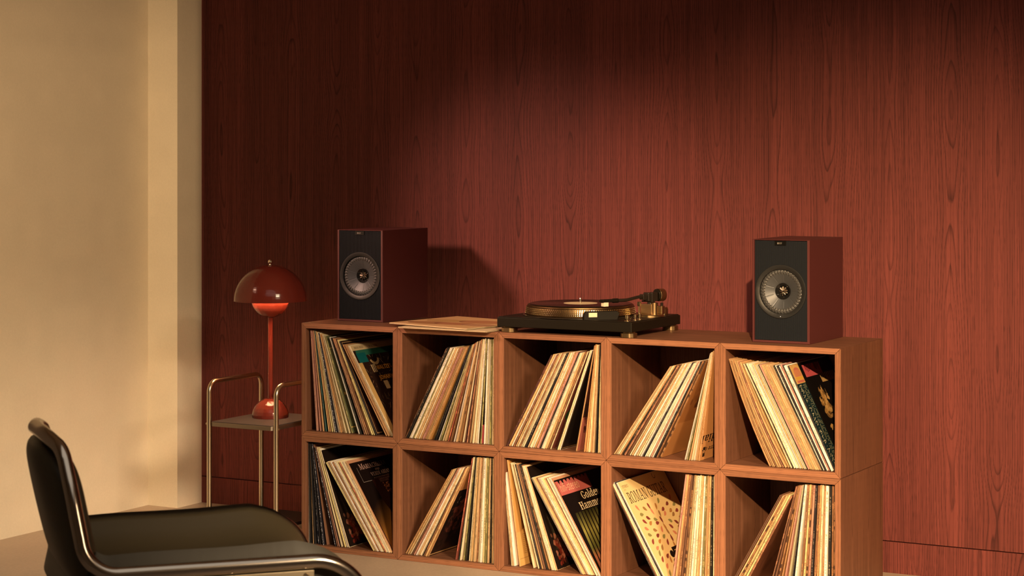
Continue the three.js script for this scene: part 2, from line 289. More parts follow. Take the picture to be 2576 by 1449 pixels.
    g.strokeStyle = '#e2d2a8'; g.lineWidth = 2.6; 'グランド・ファンク・ライヴ・アルバム'.split('').forEach((ch, i) => KANA[ch].split('|').forEach(st => { g.beginPath(); st.split(' ').forEach((q, j) => { const x = 12 + q[0] * 3.4, y = 100 + i * 22 + q[1] * 2; j ? g.lineTo(x, y) : g.moveTo(x, y); }); g.stroke(); }));
    g.fillStyle = '#8a8a6a'; for (let i = 0; i < 80; i++) for (let q = 0; q < 3; q++) if (hash(i, q) > .3) g.fillRect(54 + q * 16, 98 + i * 5, 9, 3);
  },
  maria: g => {
    g.fillStyle = '#150a08'; g.fillRect(0, 0, 512, 512); g.fillStyle = '#c08a6a'; g.fillRect(0, 0, 512, 16); g.fillRect(0, 0, 8, 512); const a = g.createLinearGradient(60, 250, 200, 500); a.addColorStop(0, '#150a08'); a.addColorStop(.45, '#8a5a24'); a.addColorStop(1, '#96402a'); g.fillStyle = a; g.fillRect(14, 235, 240, 277);
    g.fillStyle = '#2c110d'; g.beginPath(); g.moveTo(133, 128); g.lineTo(512, 100); g.lineTo(512, 512); g.lineTo(235, 512); g.lineTo(140, 240); g.fill(); blob(g, 240, 180, 24, 26, '#b06a44'); blob(g, 262, 225, 26, 22, '#a25c3c'); blob(g, 236, 270, 20, 12, '#8a4a30'); g.strokeStyle = '#9a9088'; g.lineWidth = 2; g.beginPath(); g.moveTo(55, 46); g.lineTo(55, 129); g.lineTo(133, 129); g.stroke();
    g.fillStyle = '#c09a8e'; g.font = '44px serif'; g.fillText('M', 76, 62); g.font = '33px serif'; g.fillText('ARIA', 114, 62); g.fillText('CHIARA', 196, 62); g.font = '17px serif'; g.fillText('sings', 205, 80); g.font = '28px serif'; g.fillText('VERDI ARIAS', 150, 108); g.fillStyle = '#96746a'; g.font = '12px serif'; g.fillText('Royal Opera House Orchestra', 160, 123); g.fillText('Lamberto Gardelli', 195, 136); g.fillText('NELLO SANTI', 198, 148);
  },
  hammond: g => {
    g.fillStyle = '#140c0b'; g.fillRect(0, 0, 512, 512); g.fillStyle = '#c4906f'; g.fillRect(0, 0, 512, 14); g.fillRect(0, 0, 12, 512); g.fillStyle = '#bb625e'; g.fillRect(16, 22, 330, 74); g.fillStyle = '#140c0b'; for (let i = 0; i < 9; i++) { g.beginPath(); g.moveTo(40 + i * 38, 20); g.lineTo(52 + i * 38, 20 + rr(12, 30)); g.lineTo(64 + i * 38, 20); g.fill(); }
    g.fillStyle = '#dda98a'; g.save(); g.scale(.74, 1); g.font = '58px sans-serif'; g.fillText('hifi-stereo', 46, 80); g.restore();
    for (let i = 0; i < 9; i++) { const a = g.createLinearGradient(0, 0, 0, 317); a.addColorStop(0, '#2c2a14'); a.addColorStop(.3, '#958c46'); a.addColorStop(.58, '#5a5a2a'); a.addColorStop(.72, '#b87050'); a.addColorStop(1, '#7a4634'); g.fillStyle = a; g.save(); g.translate(60 + i * 34, 195); g.transform(1, 0, -.1, 1, 0, 0); g.fillRect(0, 0, 24, 320); g.restore(); } g.fillStyle = '#1f332c'; g.fillRect(345, 200, 50, 312);
    g.fillStyle = '#e6cfa8'; g.font = 'bold 54px serif'; g.fillText('Golden', 196, 142); g.fillText('Hammond', 134, 190);
  },
  roman: g => {
    g.fillStyle = '#e6c98f'; g.fillRect(0, 0, 512, 512); g.fillStyle = '#3a2c20'; g.font = '19px sans-serif'; g.fillText('STEREO', 20, 34); g.font = '9px sans-serif'; g.fillText('S-816', 24, 47);
    g.save(); g.scale(.70, 1); g.font = '76px serif'; g.fillText('ROMAN GUITAR', 40, 114); g.restore(); g.strokeStyle = '#3a2c20'; g.lineWidth = 3; g.beginPath(); g.arc(380, 18, 14, 0, 4); g.stroke();
    const cols = ['#cf8466', '#7a3a32', '#8c8450', '#b07a44', '#8a4038', '#9c7448'];
    for (let i = 0; i < 77; i++) { const q = i % 11, w = Math.floor(i / 11), x = 66 + w * 62 + rr(-12, 12), y = 150 + q * 33 + (w % 2) * 16 + rr(-8, 8); if (x > 160 && y > 365) continue; g.save(); g.translate(x, y); g.rotate(Math.atan2(y - 250, x - 240) + rr(-.5, .5)); g.scale(1.35, 1.25); g.fillStyle = cols[(i * 7 + q) % 6]; g.beginPath(); g.moveTo(-15, 0); g.quadraticCurveTo(4, -12, 13, -2); g.quadraticCurveTo(14, 8, 0, 8); g.quadraticCurveTo(-8, 6, -15, 0); g.fill(); g.restore(); }
    g.fillStyle = '#150d0a'; g.fillRect(199, 372, 300, 110); for (let i = 0; i < 3; i++) { g.beginPath(); g.ellipse(180, 402 + i * 42, 20, 18, 0, 0, 7); g.fill(); } g.fillStyle = '#e6c98f'; g.save(); g.scale(1.3, 1); g.font = '34px serif'; g.fillText('Tony', 168, 412); g.fillText('Mottola', 168, 452); g.restore();
  },
  flowers: g => { g.fillStyle = '#1a100c'; g.fillRect(0, 0, 512, 512); for (let i = 0; i < 24; i++) { g.strokeStyle = ['#3a3020', '#4a4434', '#2a2018'][i % 3]; g.lineWidth = rr(3, 9); g.beginPath(); g.moveTo(rr(40, 150), 420); g.quadraticCurveTo(rr(20, 140), 330, rr(40, 120), rr(200, 300)); g.stroke(); } blob(g, 110, 430, 60, 80, '#7a2a1c'); blob(g, 90, 400, 60, 40, '#a86a52'); },
  tanpage: g => { g.fillStyle = '#c99a58'; g.fillRect(0, 0, 512, 512); g.fillStyle = '#7d5630'; g.beginPath(); g.moveTo(60, 150); g.lineTo(96, 210); g.lineTo(100, 330); g.lineTo(50, 345); g.fill(); g.fillStyle = '#d6ab68'; g.fillRect(0, 350, 512, 162); g.fillStyle = '#8a6436'; for (let i = 0; i < 11; i++) g.fillRect(50, 366 + i * 9, 40 - (i % 3) * 6, 2); g.fillRect(0, 478, 512, 1.5); },
  halfdark: g => { g.fillStyle = '#b07a4c'; g.fillRect(0, 0, 512, 512); g.fillStyle = '#1b0f0b'; g.fillRect(0, 130, 512, 382); blob(g, 120, 290, 90, 70, '#5e2c22'); blob(g, 80, 420, 90, 50, '#2e1712'); blob(g, 60, 190, 24, 10, '#6a5a4c'); g.fillStyle = '#c9a06a'; g.fillRect(0, 500, 512, 6); },
  browncover: g => { g.fillStyle = '#7a4a32'; g.fillRect(0, 0, 512, 512); blob(g, 200, 200, 200, 20, '#6a3e2a'); },
  tanside: g => { g.fillStyle = '#cb9250'; g.fillRect(0, 0, 512, 512); },
  pinkbase: g => { g.fillStyle = '#3a3014'; g.fillRect(0, 0, 512, 512); blob(g, 120, 200, 160, 40, '#1a1408'); g.fillStyle = '#120c0a'; g.fillRect(0, 340, 512, 80); g.fillStyle = '#b8555c'; g.fillRect(0, 420, 512, 92); },
};
const coverMat = {};
for (const k in COVERS) coverMat[k] = std({ map: canvasTex(512, 512, COVERS[k]), roughness: .42 });
const coverGeo = (s, d) => { const g = box(.0003, s - .002, d - .003); const uv = g.attributes.uv, p = g.attributes.position; for (let i = 0; i < uv.count; i++) uv.setXY(i, .5 - p.getZ(i) / (d - .003), .5 + p.getY(i) / (s - .002)); return g; };
const COVER_LABEL = {
  johann: 'record sleeve with a teal square and orange lettering over a dark town picture', olive: 'olive green record sleeve whose whole cover edge shows between pale spines', brownpic: 'record with a dark brown picture cover beside two pale yellow spines', circle: 'maroon record sleeve with a dark green circle on its cover',
  blackcover: 'off-white spined record whose plain black cover fills the wedge beside it', rosecover: 'record with a black cover speckled above a dusty rose band', olivepic: 'record with a murky olive picture cover near the end of the second upper cube', tanpic: 'record with a tan picture cover, last of the slanting stack in the fourth upper cube', tantext: 'tan record sleeve standing upside down with black italic lettering',
  obi: 'black record sleeve with a dark paper band of white Japanese writing', maria: 'black record sleeve with serif titles of opera arias and a glowing figure', hammond: 'black record sleeve with a pink banner and bold cream serif title over organ keys', roman: 'cream record sleeve covered in coloured teardrops under tall thin black lettering', halfdark: 'record sleeve tan on top with a dark painting below, leaning in the second lower cube',
  tanpage: 'tan record sleeve showing a paragraph of small print near its foot', browncover: 'record with a plain brown cover leaning over the empty gap of the last lower cube', tanside: 'broad tan record sleeve leaning beside the black one in the second upper cube', pinkbase: 'record with a dark cover ending in a bright pink band at its foot',
};
const VW = { A: 'first', B: 'second', C: 'third', D: 'fourth', E: 'fifth' };
let made = 0;
function shelve(cell, groups) {
  const c = 'ABCDE'.indexOf(cell[0]), r = +cell[1], x0 = CUBE * c + TH, y0 = CUBE * r + TH + .0006, inner = CUBE - 2 * TH - .001;
  let count = 0;
  for (const [b0, a0, b1, a1, codes, opt = {}] of groups) {
    const n = codes.length, w = []; let sum = 0; for (let i = 0; i < n; i++) { const q = (codes[i] === 'W' ? 1.7 : 1) * (n > 2 ? rr(.75, 1.3) : 1); w.push(sum); sum += q; } w.push(sum);
    for (let i = 0; i < n; i++) {
      const f0 = w[i] / sum, f1 = w[i + 1] / sum, R = THREE.MathUtils.degToRad, A0 = R(lerp(a0, a1, f0)), A1 = R(lerp(a0, a1, f1));
      const B0 = lerp(b0, b1, f0) / 1000, B1 = lerp(b0, b1, f1) / 1000, S = (opt.s || .3105) + rr(-.0022, .0018);
      const gb = (B1 - B0) * Math.cos(A1), gt = (B1 + S * Math.sin(A1) - B0 - S * Math.sin(A0)) * Math.cos(A1);
      let t = Math.min(gb, gt, codes[i] === 'W' ? .012 : opt.cap || .0075) * .90 - .0002; t = Math.max(t, .0012);
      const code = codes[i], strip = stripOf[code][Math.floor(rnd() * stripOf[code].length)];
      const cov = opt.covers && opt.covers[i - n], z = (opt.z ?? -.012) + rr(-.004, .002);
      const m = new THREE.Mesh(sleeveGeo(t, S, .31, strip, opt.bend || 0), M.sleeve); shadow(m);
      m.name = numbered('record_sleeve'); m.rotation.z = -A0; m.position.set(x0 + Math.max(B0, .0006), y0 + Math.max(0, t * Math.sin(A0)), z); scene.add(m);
      if (cov) { const q = part('front_cover', coverGeo(S, .31), coverMat[cov], m); q.position.set(t + .0003, S / 2, -.1555); }
      const row = r ? 'upper' : 'lower', own = cov && COVER_LABEL[cov];
      count++; made++;
      tag(m, own || `${KINDS[code][2]} record sleeve, ${ORD[count - 1]} from left in the ${row} row's ${VW[cell[0]]} cube`, 'record', `records in the ${row} row's ${VW[cell[0]]} cube`);
      if (cov === 'flowers') m.userData.label = `cream record with a dark red-flowered cover in the ${row} row's ${VW[cell[0]]} cube`;
    }
  }
}
const C1 = (k) => ({ [-1]: k });
shelve('A1', [[30, -4.2, 73, -8.5, 'ppoG'], [75, -9, 158, -18.6, 'toycnwcottcyc'], [159, -18.6, 186, -20.3, 'g', { cap: .005, covers: C1('olive') }], [187, -20.3, 233, -24, 'wbbkokm'], [233, -24, 248, -25.3, 'yy'], [249, -25.6, 280, -28, 'b', { cap: .004, covers: C1('brownpic') }], [285, -30.3, 312, -30.7, 'okotcc', { covers: C1('johann') }]]);
shelve('B1', [[3, 27.5, 85, 25.2, 'mbcwgctcopot'], [85, 25.2, 103, 23.2, 'o', { cap: .006, covers: C1('tanside') }], [104, 23.2, 109, 22.9, 'b'], [109, 22.9, 226, 7.8, 'bwgctrkwtmcdk'], [226, 7.8, 275, 2.5, 'tccwg', { cap: .009, covers: { [-2]: 'olivepic', [-1]: 'pinkbase' } }], [275, 2.5, 313, .1, 'wcwgct']]);
shelve('C1', [[2, 28.7, 145, 22.9, 'dtwktckccbtcwopbwctk'], [145, 22.9, 165, 20.4, 'c', { cap: .004, covers: C1('circle') }], [166, 20.4, 183, 19, 'bcw', { covers: C1('blackcover') }], [228, 11, 253, 7.5, 'o', { cap: .004, covers: C1('rosecover') }], [255, 6.9, 314, .1, 'otcotbcw']]);
shelve('D1', [[2, 34.2, 142, 26.6, 'tccobkkcowtcwbwcwpwbk'], [144, 26.3, 170, 25, 'm', { cap: .005, covers: C1('tanpic') }], [221, 14.4, 253, 9.8, 'wgtcw'], [253, 9.8, 262, 8.7, 'to'], [263, 8.2, 270, 7.8, 'o', { covers: C1('tantext') }]]);
shelve('E1', [[125, -23.2, 186, -26.8, 'otoktokot', { bend: -.006 }], [187, -26.8, 243, -27.4, 'cbcwcwtwcbp'], [243, -27.4, 275, -27.2, 'tttttttt'], [275, -27, 303, -26.2, 'bwbwpb'], [303, -26.2, 312, -25.8, 'W'], [312, -25.8, 316, -25.6, 'b', { covers: C1('obi') }]]);
shelve('A0', [[1, -.3, 73, -10, 'wbtbnbnnk'], [101, -14.2, 124, -17.2, 'nkpb'], [124, -17.2, 156, -20.5, 'ctywc', { covers: C1('flowers') }], [245, -34.3, 315, -32, 'yctwkcwcyrcwct', { z: -.002, covers: C1('maria') }]]);
shelve('B0', [[2, 31.6, 89, 26.9, 'otckpwtcbkto', { covers: C1('halfdark') }], [179, 10.6, 223, 5, 'rGcgb'], [223, 5, 314, 0, 'ctctkcwygtbtc']]);
shelve('C0', [[18, -5.7, 34, -6.9, 'ctw'], [45, -7.8, 88, -12, 'o', { cap: .005, covers: C1('tanpage') }], [91, -14.3, 100, -14.6, 'c', { cap: .004 }], [107, -15.3, 148, -17.7, 'cbokbm'], [152, -18.4, 172, -19.5, 'cwct', { covers: C1('flowers') }], [250, -31.8, 316, -31, 'wctokcwcytrcww', { z: -.002, covers: C1('hammond') }]]);
shelve('D0', [[136, -29.1, 170, -30.5, 'bkcwbw', { covers: C1('roman') }], [181, 7.8, 313, .1, 'pokkmtcwctwgotbc', { cap: .009 }]]);
shelve('E0', [[2, 29.4, 48, 27.8, 'ktmtyk', { covers: C1('browncover'), cap: .009 }], [119, 15.2, 209, 4.6, 'kkmopcbW', { cap: .009 }], [209, 4.6, 314, 0, 'ktmpbkocoWbkm', { cap: .009 }]]);
console.log('records', made);

// ------------------------------------------------------------------ sleeves lying on the shelf
{
  const flat = (label, x, y, z, turn, mat, dy) => {
    const t = thing('record_sleeve', label, 'record', [x, y, z], turn, 'record sleeves lying on top of the shelf');
    part('sleeve', merge([rbox(.312, .0013, .312, .0006, 0, .0009, 0), rbox(.312, .0013, .312, .0006, 0, .0033, 0), box(.304, .002, .309, -.003, .0021, 0), box(.0015, .0034, .31, -.155, .0021, 0)]), std({ color: lin(.70, .56, .36), roughness: .6 }), t);
    if (mat) part('front_cover', (() => { const g = box(.309, .0003, .309, 0, .0041, 0); return g; })(), mat, t);
    return t;
  };
  const art = std({ map: canvasTex(512, 512, g => {
    g.fillStyle = '#cfa878'; g.fillRect(0, 0, 512, 512);
    for (const [x, y, rx, ry, c0, c1] of [[150, 240, 120, 70, '#8a683e', '#b8935f'], [340, 190, 130, 84, '#6e4632', '#b07c56'], [170, 380, 140, 70, '#6c4632', '#a5784f'], [300, 350, 120, 64, '#603a2c', '#a97550'], [440, 330, 100, 60, '#8a6450', '#b08462']]) { const a = g.createRadialGradient(x, y - 10, 10, x, y, rx); a.addColorStop(0, c1); a.addColorStop(.75, c1); a.addColorStop(1, c0); g.fillStyle = a; g.beginPath(); g.ellipse(x, y, rx, ry, -.2, 0, 7); g.fill(); }
  }), roughness: .5 });
  flat('plain cream record sleeve lying underneath on the shelf top, half hidden', .527, .7002, -.128, -.03, null);
  flat('tan record sleeve with printed overlapping ovals, lying on top of another sleeve', .488, .7062, -.148, -.19, art).rotation.z = -.006;
}

// ------------------------------------------------------------------ loudspeakers
M.cabinet = std({ color: lin(.090, .021, .021), roughness: .45 });
M.baffle = new THREE.MeshPhysicalMaterial({ color: lin(.0105, .0132, .0185), roughness: .55, specularIntensity: .5 });
M.trim = std({ color: lin(.0105, .011, .012), roughness: .5 });
M.rubber = std({ color: lin(.06, .061, .064), roughness: .34 });
M.cone = std({ color: lin(.088, .095, .108), roughness: .48, metalness: .55 });
M.fin = metal(.26, .22, .18, .25);
M.gloss = std({ color: lin(.008, .008, .008), roughness: .18 });
const badge = std({ map: canvasTex(256, 96, g => { g.fillStyle = '#0b0a09'; g.fillRect(0, 0, 256, 96); g.fillStyle = '#8e8880'; g.fillRect(62, 30, 10, 40); g.fillRect(76, 30, 10, 40); g.fillRect(90, 30, 7, 40); g.font = '52px sans-serif'; g.save(); g.translate(104, 69); g.scale(.78, 1); g.fillText('KEF', 0, 0); g.restore(); }), roughness: .3 });
function loudspeaker(label, x, z, led) {
  const w = .168, h = .285, d = .268, t = thing('loudspeaker', label, 'speaker', [x, .7003, z], 0, 'pair of bookshelf loudspeakers');
  // shell: open in front where the ribbed baffle sits
  const wall = .0065, ring = (ins, it, z) => { const x = w / 2 - ins; return [V(-x, ins, z), V(x, ins, z), V(x, h - it, z), V(-x, h - it, z)]; };
  part('cabinet', toCreasedNormals(skin([ring(0, 0, -d), ring(0, 0, -.0012), ring(.0012, .0012, 0), ring(wall, .0016, 0), ring(wall, .0016, -.045)]), .4), M.cabinet, t);
  const rib = new THREE.Shape(), bw = w - 2 * wall - .0016, n = 52, p = bw / n; rib.moveTo(-bw / 2, -.012);
  for (let i = 0; i < n; i++) { const a = -bw / 2 + i * p; rib.lineTo(a + p * .06, -.0028); rib.lineTo(a + p * .24, -.0012); rib.lineTo(a + p * .62, -.0012); rib.lineTo(a + p * .8, -.0028); } rib.lineTo(bw / 2, -.0028); rib.lineTo(bw / 2, -.012); rib.closePath();
  const baf = new THREE.ExtrudeGeometry(rib, { depth: h - wall - .004, bevelEnabled: false }); baf.rotateX(-Math.PI / 2); baf.scale(1, 1, -1); baf.translate(0, wall + .0008, 0);
  { const q = baf.attributes.position; for (let i = 0; i < q.count; i += 3) { const v = [q.getX(i + 1), q.getY(i + 1), q.getZ(i + 1)]; q.setXYZ(i + 1, q.getX(i + 2), q.getY(i + 2), q.getZ(i + 2)); q.setXYZ(i + 2, ...v); } baf.computeVertexNormals(); }
  const drill = new Brush(new THREE.CylinderGeometry(.0635, .0635, .06, 96).rotateX(Math.PI / 2)); drill.position.set(0, .142, 0); drill.updateMatrixWorld();
  const ev = new Evaluator(); ev.useGroups = false; const cut = ev.evaluate(new Brush(baf), drill, SUBTRACTION);
  part('baffle', cut.geometry, M.baffle, t);
  part('badge', rbox(.034, .0125, .003, .0005, -.001, h - .0095, -.0005), M.gloss, t);
  part('badge_lettering', T(new THREE.PlaneGeometry(.033, .0118), -.001, h - .0095, .00105), badge, t);
  const cy = .142, face = (g, dz = 0) => T(g.rotateX(Math.PI / 2), 0, cy, dz);
  const drv = new THREE.Group(); drv.name = 'driver'; t.add(drv);
  part('trim_ring', face(lathe([[.0615, -.006], [.0618, .0004], [.063, .0012], [.0735, .0012], [.0742, .0006], [.0742, -.003], [.0615, -.006]], 96)), M.trim, drv);
  // surround with radial flutes
  { const rings = [], N = 240; for (let i = 0; i <= 14; i++) { const f = i / 14, r = lerp(.0480, .0612, f), ring = []; for (let k = 0; k < N; k++) { const a = k / N * Math.PI * 2, roll = Math.sin(f * Math.PI), flute = Math.pow(.5 + .5 * Math.cos(a * 40), 1.5); ring.push(V(r * Math.cos(a), cy + r * Math.sin(a), -.0055 + roll * (.0012 + .0038 * flute))); } rings.push(ring); } part('surround', skin(rings.reverse(), false), M.rubber, drv); }
  // cone with nine radial creases
  { const rings = [], N = 216; for (let i = 0; i <= 12; i++) { const f = i / 12, r = lerp(.0225, .0482, f), ring = []; for (let k = 0; k < N; k++) { const a = k / N * Math.PI * 2 + .2, ph = Math.abs(((a * 9 / (2 * Math.PI)) % 1) - .5) * 2, crease = clamp(1 - (1 - ph) * 14) * (f > .22 && f < .95 ? .0011 : 0); ring.push(V(r * Math.cos(a), cy + r * Math.sin(a), lerp(-.0175, -.0052, Math.pow(f, .9)) - crease)); } rings.push(ring); } part('cone', skin(rings.reverse(), false), M.cone, drv); }
  part('waveguide', face(lathe([[.0005, -.0265], [.010, -.0262], [.0125, -.0245], [.019, -.0185], [.0222, -.0162], [.0228, -.0168], [.0228, -.03], [.0005, -.03]], 64)), M.gloss, drv);
  { const g = []; for (let k = 0; k < 9; k++) { const s2 = new THREE.Shape(); s2.moveTo(.0015, 0); s2.quadraticCurveTo(.007, .0042, .0128, .0016); s2.lineTo(.0128, -.0016); s2.quadraticCurveTo(.007, -.0042 * .3, .0015, 0); const e = new THREE.ExtrudeGeometry(s2, { depth: .0016, bevelEnabled: true, bevelThickness: .0005, bevelSize: .0004, bevelSegments: 1 }); e.rotateX(.45); e.rotateZ(k / 9 * Math.PI * 2 + .3); e.translate(0, cy, -.0215); g.push(e); } part('tweeter_fins', merge(g), M.fin, drv); }
  part('tweeter_dome', face(lathe([[0, -.0215], [.0035, -.022], [.0075, -.0242], [.0092, -.0262]], 40)), M.gloss, drv);
  part('back_plate', face(cyl(.0612, .0612, .002, 0, 0, 0, 48).translate(0, -.031, 0)), M.trim, drv);
  if (led) part('status_light', T(new THREE.SphereGeometry(.0009, 10, 8), 0, cy - .0685, .0014), std({ color: 0xffffff, emissive: 0xffffff, emissiveIntensity: .7 }), t);
}
loudspeaker('burgundy bookshelf speaker with black ribbed front, beside the lying record sleeves', .137, -.120, false);
loudspeaker('burgundy bookshelf speaker with black ribbed front, standing at the far end past the turntable', 1.552, -.068, true);

// ------------------------------------------------------------------ turntable
{
  const t = thing('turntable', 'black belt-drive turntable with gold strobe-dotted platter and black tonearm on the shelf', 'turntable', [.913, .7002, -.166]);
  const blk = new THREE.MeshPhysicalMaterial({ color: lin(.009, .0066, .0035), roughness: .5, specularIntensity: .45 }), satin = std({ color: lin(.02, .014, .01), roughness: .3 }), gold = metal(.42, .29, .15, .36), brass = metal(.72, .58, .36, .22), rim = metal(.14, .085, .040, .42), chrome = metal(.75, .68, .55, .15);
  const y0 = .0165, top = .0460;
  part('plinth', merge([rbox(.436, top - y0 - .002, .337, .0025, 0, (y0 + top - .002) / 2, 0), rbox(.428, .003, .329, .0014, 0, top - .0012, 0)]), blk, t);
  for (const sx of [-1, 1]) for (const sz of [-1, 1]) { const f = part('foot', lathe([[.0005, 0], [.0225, 0], [.0235, .001], [.0235, .0125], [.0225, .0135], [.018, .0138], [.018, .0165], [.0005, .0165]], 48), gold, t); f.position.set(sx * .185 + (sx > 0 ? .012 : -.005), 0, sz * .142); }
  const px = -.028, pz = .002;
  const pl = part('platter', lathe([[.0005, .049], [.158, .049], [.1635, .0505], [.1640, .0525], [.1600, .0725], [.1575, .0745], [.1570, .0775], [.1545, .0790], [.1515, .0795], [.0005, .0795]], 160), rim, t); pl.position.set(px, 0, pz);
  const well = part('platter_well', lathe([[.0005, .0455], [.170, .0455], [.171, .0465], [.171, .049], [.166, .0493], [.0005, .0493]], 96), satin, t); well.position.set(px, 0, pz);
  { const dots = [], base = box(.0022, .0026, .0008); for (let r = 0; r < 4; r++) { const n = [150, 158, 166, 172][r], y = .0702 - r * .0049, rad = .1600 + (.0725 - y) * .2 + .0001; for (let k = 0; k < n; k++) { const a = (k + (r % 2) * .5) / n * Math.PI * 2, g = base.clone(); g.rotateX(-.19); g.rotateY(a); g.translate(Math.sin(a) * rad, y, Math.cos(a) * rad); dots.push(g); } } const m = part('strobe_dots', merge(dots), metal(.95, .80, .52, .18), t); m.position.set(px, 0, pz); m.userData.kind = 'stuff'; }
  part('spindle', merge([cyl(.0035, .0035, .015, px, .0860, pz, 20), cyl(.0026, .0035, .003, px, .095, pz, 20)]), chrome, t);
  // strobe lamp housing in front of the platter
  const hs = new THREE.Shape(); hs.moveTo(-.052, 0); hs.lineTo(.046, 0); hs.lineTo(.052, .018); hs.lineTo(.046, .0235); hs.lineTo(-.046, .0235); hs.lineTo(-.052, .012); hs.closePath();
  const hg = new THREE.ExtrudeGeometry(hs, { depth: .016, bevelEnabled: true, bevelThickness: .001, bevelSize: .001, bevelSegments: 1 }); const hb = part('strobe_housing', hg, blk, t); hb.rotation.y = .74; hb.position.set(.0935, .0455, .1165);
  { const l = part('label_sticker', box(.025, .0125, .0004, -.0265, .0145, .0172), std({ color: lin(.85, .74, .50), roughness: .5 }), hb); }
  // controls along the right edge
  const knob = (n, x, z, r, h, m = gold) => { const k = part(n, merge([lathe([[.0005, 0], [r * 1.5, 0], [r * 1.5, .002], [r * .5, .003], [r * .45, .008], [r, .0085], [r, .0085 + h], [r * .9, .009 + h], [.0005, .009 + h]], 28)]), m, t); k.position.set(x, top + .0002, z); return k; };
  knob('speed_knob', .196, .150, .0062, .0095, brass); knob('cue_knob', .199, .104, .0048, .008, brass); knob('start_knob', .201, .078, .0048, .008, brass);
  part('pitch_knob', T(lathe([[.0005, 0], [.0165, 0], [.0165, .0175], [.0155, .0185], [.0150, .0215], [.014, .0225], [.0005, .0225]], 40), .180, top + .0002, -.125), gold, t);
  // tonearm: base, pivot, arm, counterweight
  const ax = .176, az = -.045;
  part('arm_base', merge([T(lathe([[.0005, 0], [.041, 0], [.041, .005], [.039, .007], [.0005, .007]], 56), ax, top + .0002, az), rbox(.036, .030, .030, .002, ax - .006, top + .0220, az), cyl(.0105, .0105, .034, ax + .016, top + .0242, az + .004, 28), rbox(.030, .024, .020, .002, ax + .021, top + .0192, az - .016)]), gold, t);
  part('arm_post', cyl(.009, .010, .014, ax + .002, top + .0432, az, 28), satin, t);
  const dir = V(-.075, 0, .145).normalize(), yaw = Math.atan2(dir.x, dir.z), arm = new THREE.Group(); arm.name = 'tonearm'; arm.position.set(ax + .002, top + .0580, az); arm.rotation.y = yaw; t.add(arm);
  part('bearing_housing', merge([rbox(.026, .026, .036, .003, 0, 0, 0), rbox(.012, .030, .012, .002, .014, -.001, .004), rbox(.02, .016, .018, .002, -.004, 0, .022)]), satin, arm);
  part('arm_tube', tube([V(0, .001, .01), V(0, .001, .045), V(.004, -.006, .09), V(-.002, -.0065, .140)], [.06, .06], .0048, 60, 14), satin, arm);
  part('headshell', merge([rbox(.018, .0085, .046, .002, -.003, -.0060, .154), cyl(.0066, .0066, .018, 0, 0, 0, 20).rotateX(Math.PI / 2).translate(-.001, -.0065, .128), rbox(.003, .003, .020, .001, .006, -.0055, .182)]), blk, arm);
  part('cartridge', rbox(.0145, .0125, .017, .0012, -.003, -.0160, .164), std({ color: lin(.85, .76, .55), roughness: .4 }), arm);
  part('counterweight', merge([T(lathe([[.0005, -.004], [.0175, -.004], [.0185, -.003], [.0185, .014], [.0178, .0165], [.0005, .0165]], 48).rotateX(-Math.PI / 2), 0, .004, -.030)]), gold, arm);
  part('counterweight_dial', T(lathe([[.0005, 0], [.0170, 0], [.0178, .001], [.0178, .006], [.0170, .007], [.0005, .007]], 48).rotateX(Math.PI / 2), 0, .004, -.0275), blk, arm);
  part('arm_rest', merge([cyl(.0028, .0032, .034, .166, top + .0175, .008, 16), rbox(.010, .013, .009, .0015, .166, top + .0400, .008)]), brass, t);
  part('cueing_lever', tube([V(.150, top + .0445, -.045), V(.166, top + .0445, -.045), V(.180, top + .0445, -.045)], [.005], .0028, 20, 10), satin, t);
  part('anti_skate_arm', merge([rbox(.007, .040, .007, .001, .207, top + .0205, -.060)]), satin, t);

  const v = thing('vinyl_record', 'black vinyl record with a cream centre label on the turntable platter', 'record', [.913 + px, .7002 + .0797, -.166 + pz]);
  const groove = []; groove.push([.0036, 0], [.150, 0], [.1508, .0006], [.150, .0016], [.1465, .0014]); for (let r = .146; r > .058; r -= .0021) groove.push([r, .0013], [r - .0008, .00112]); groove.push([.0525, .0014], [.0036, .0014], [.0036, 0]);
  part('grooved_disc', lathe(groove, 120), std({ color: lin(.012, .009, .008), roughness: .24 }), v);
  part('centre_label', T(lathe([[.0038, 0], [.050, 0], [.050, .0003], [.0038, .0003]], 64), 0, .0014, 0), std({ color: lin(.72, .58, .36), roughness: .55 }), v);
}

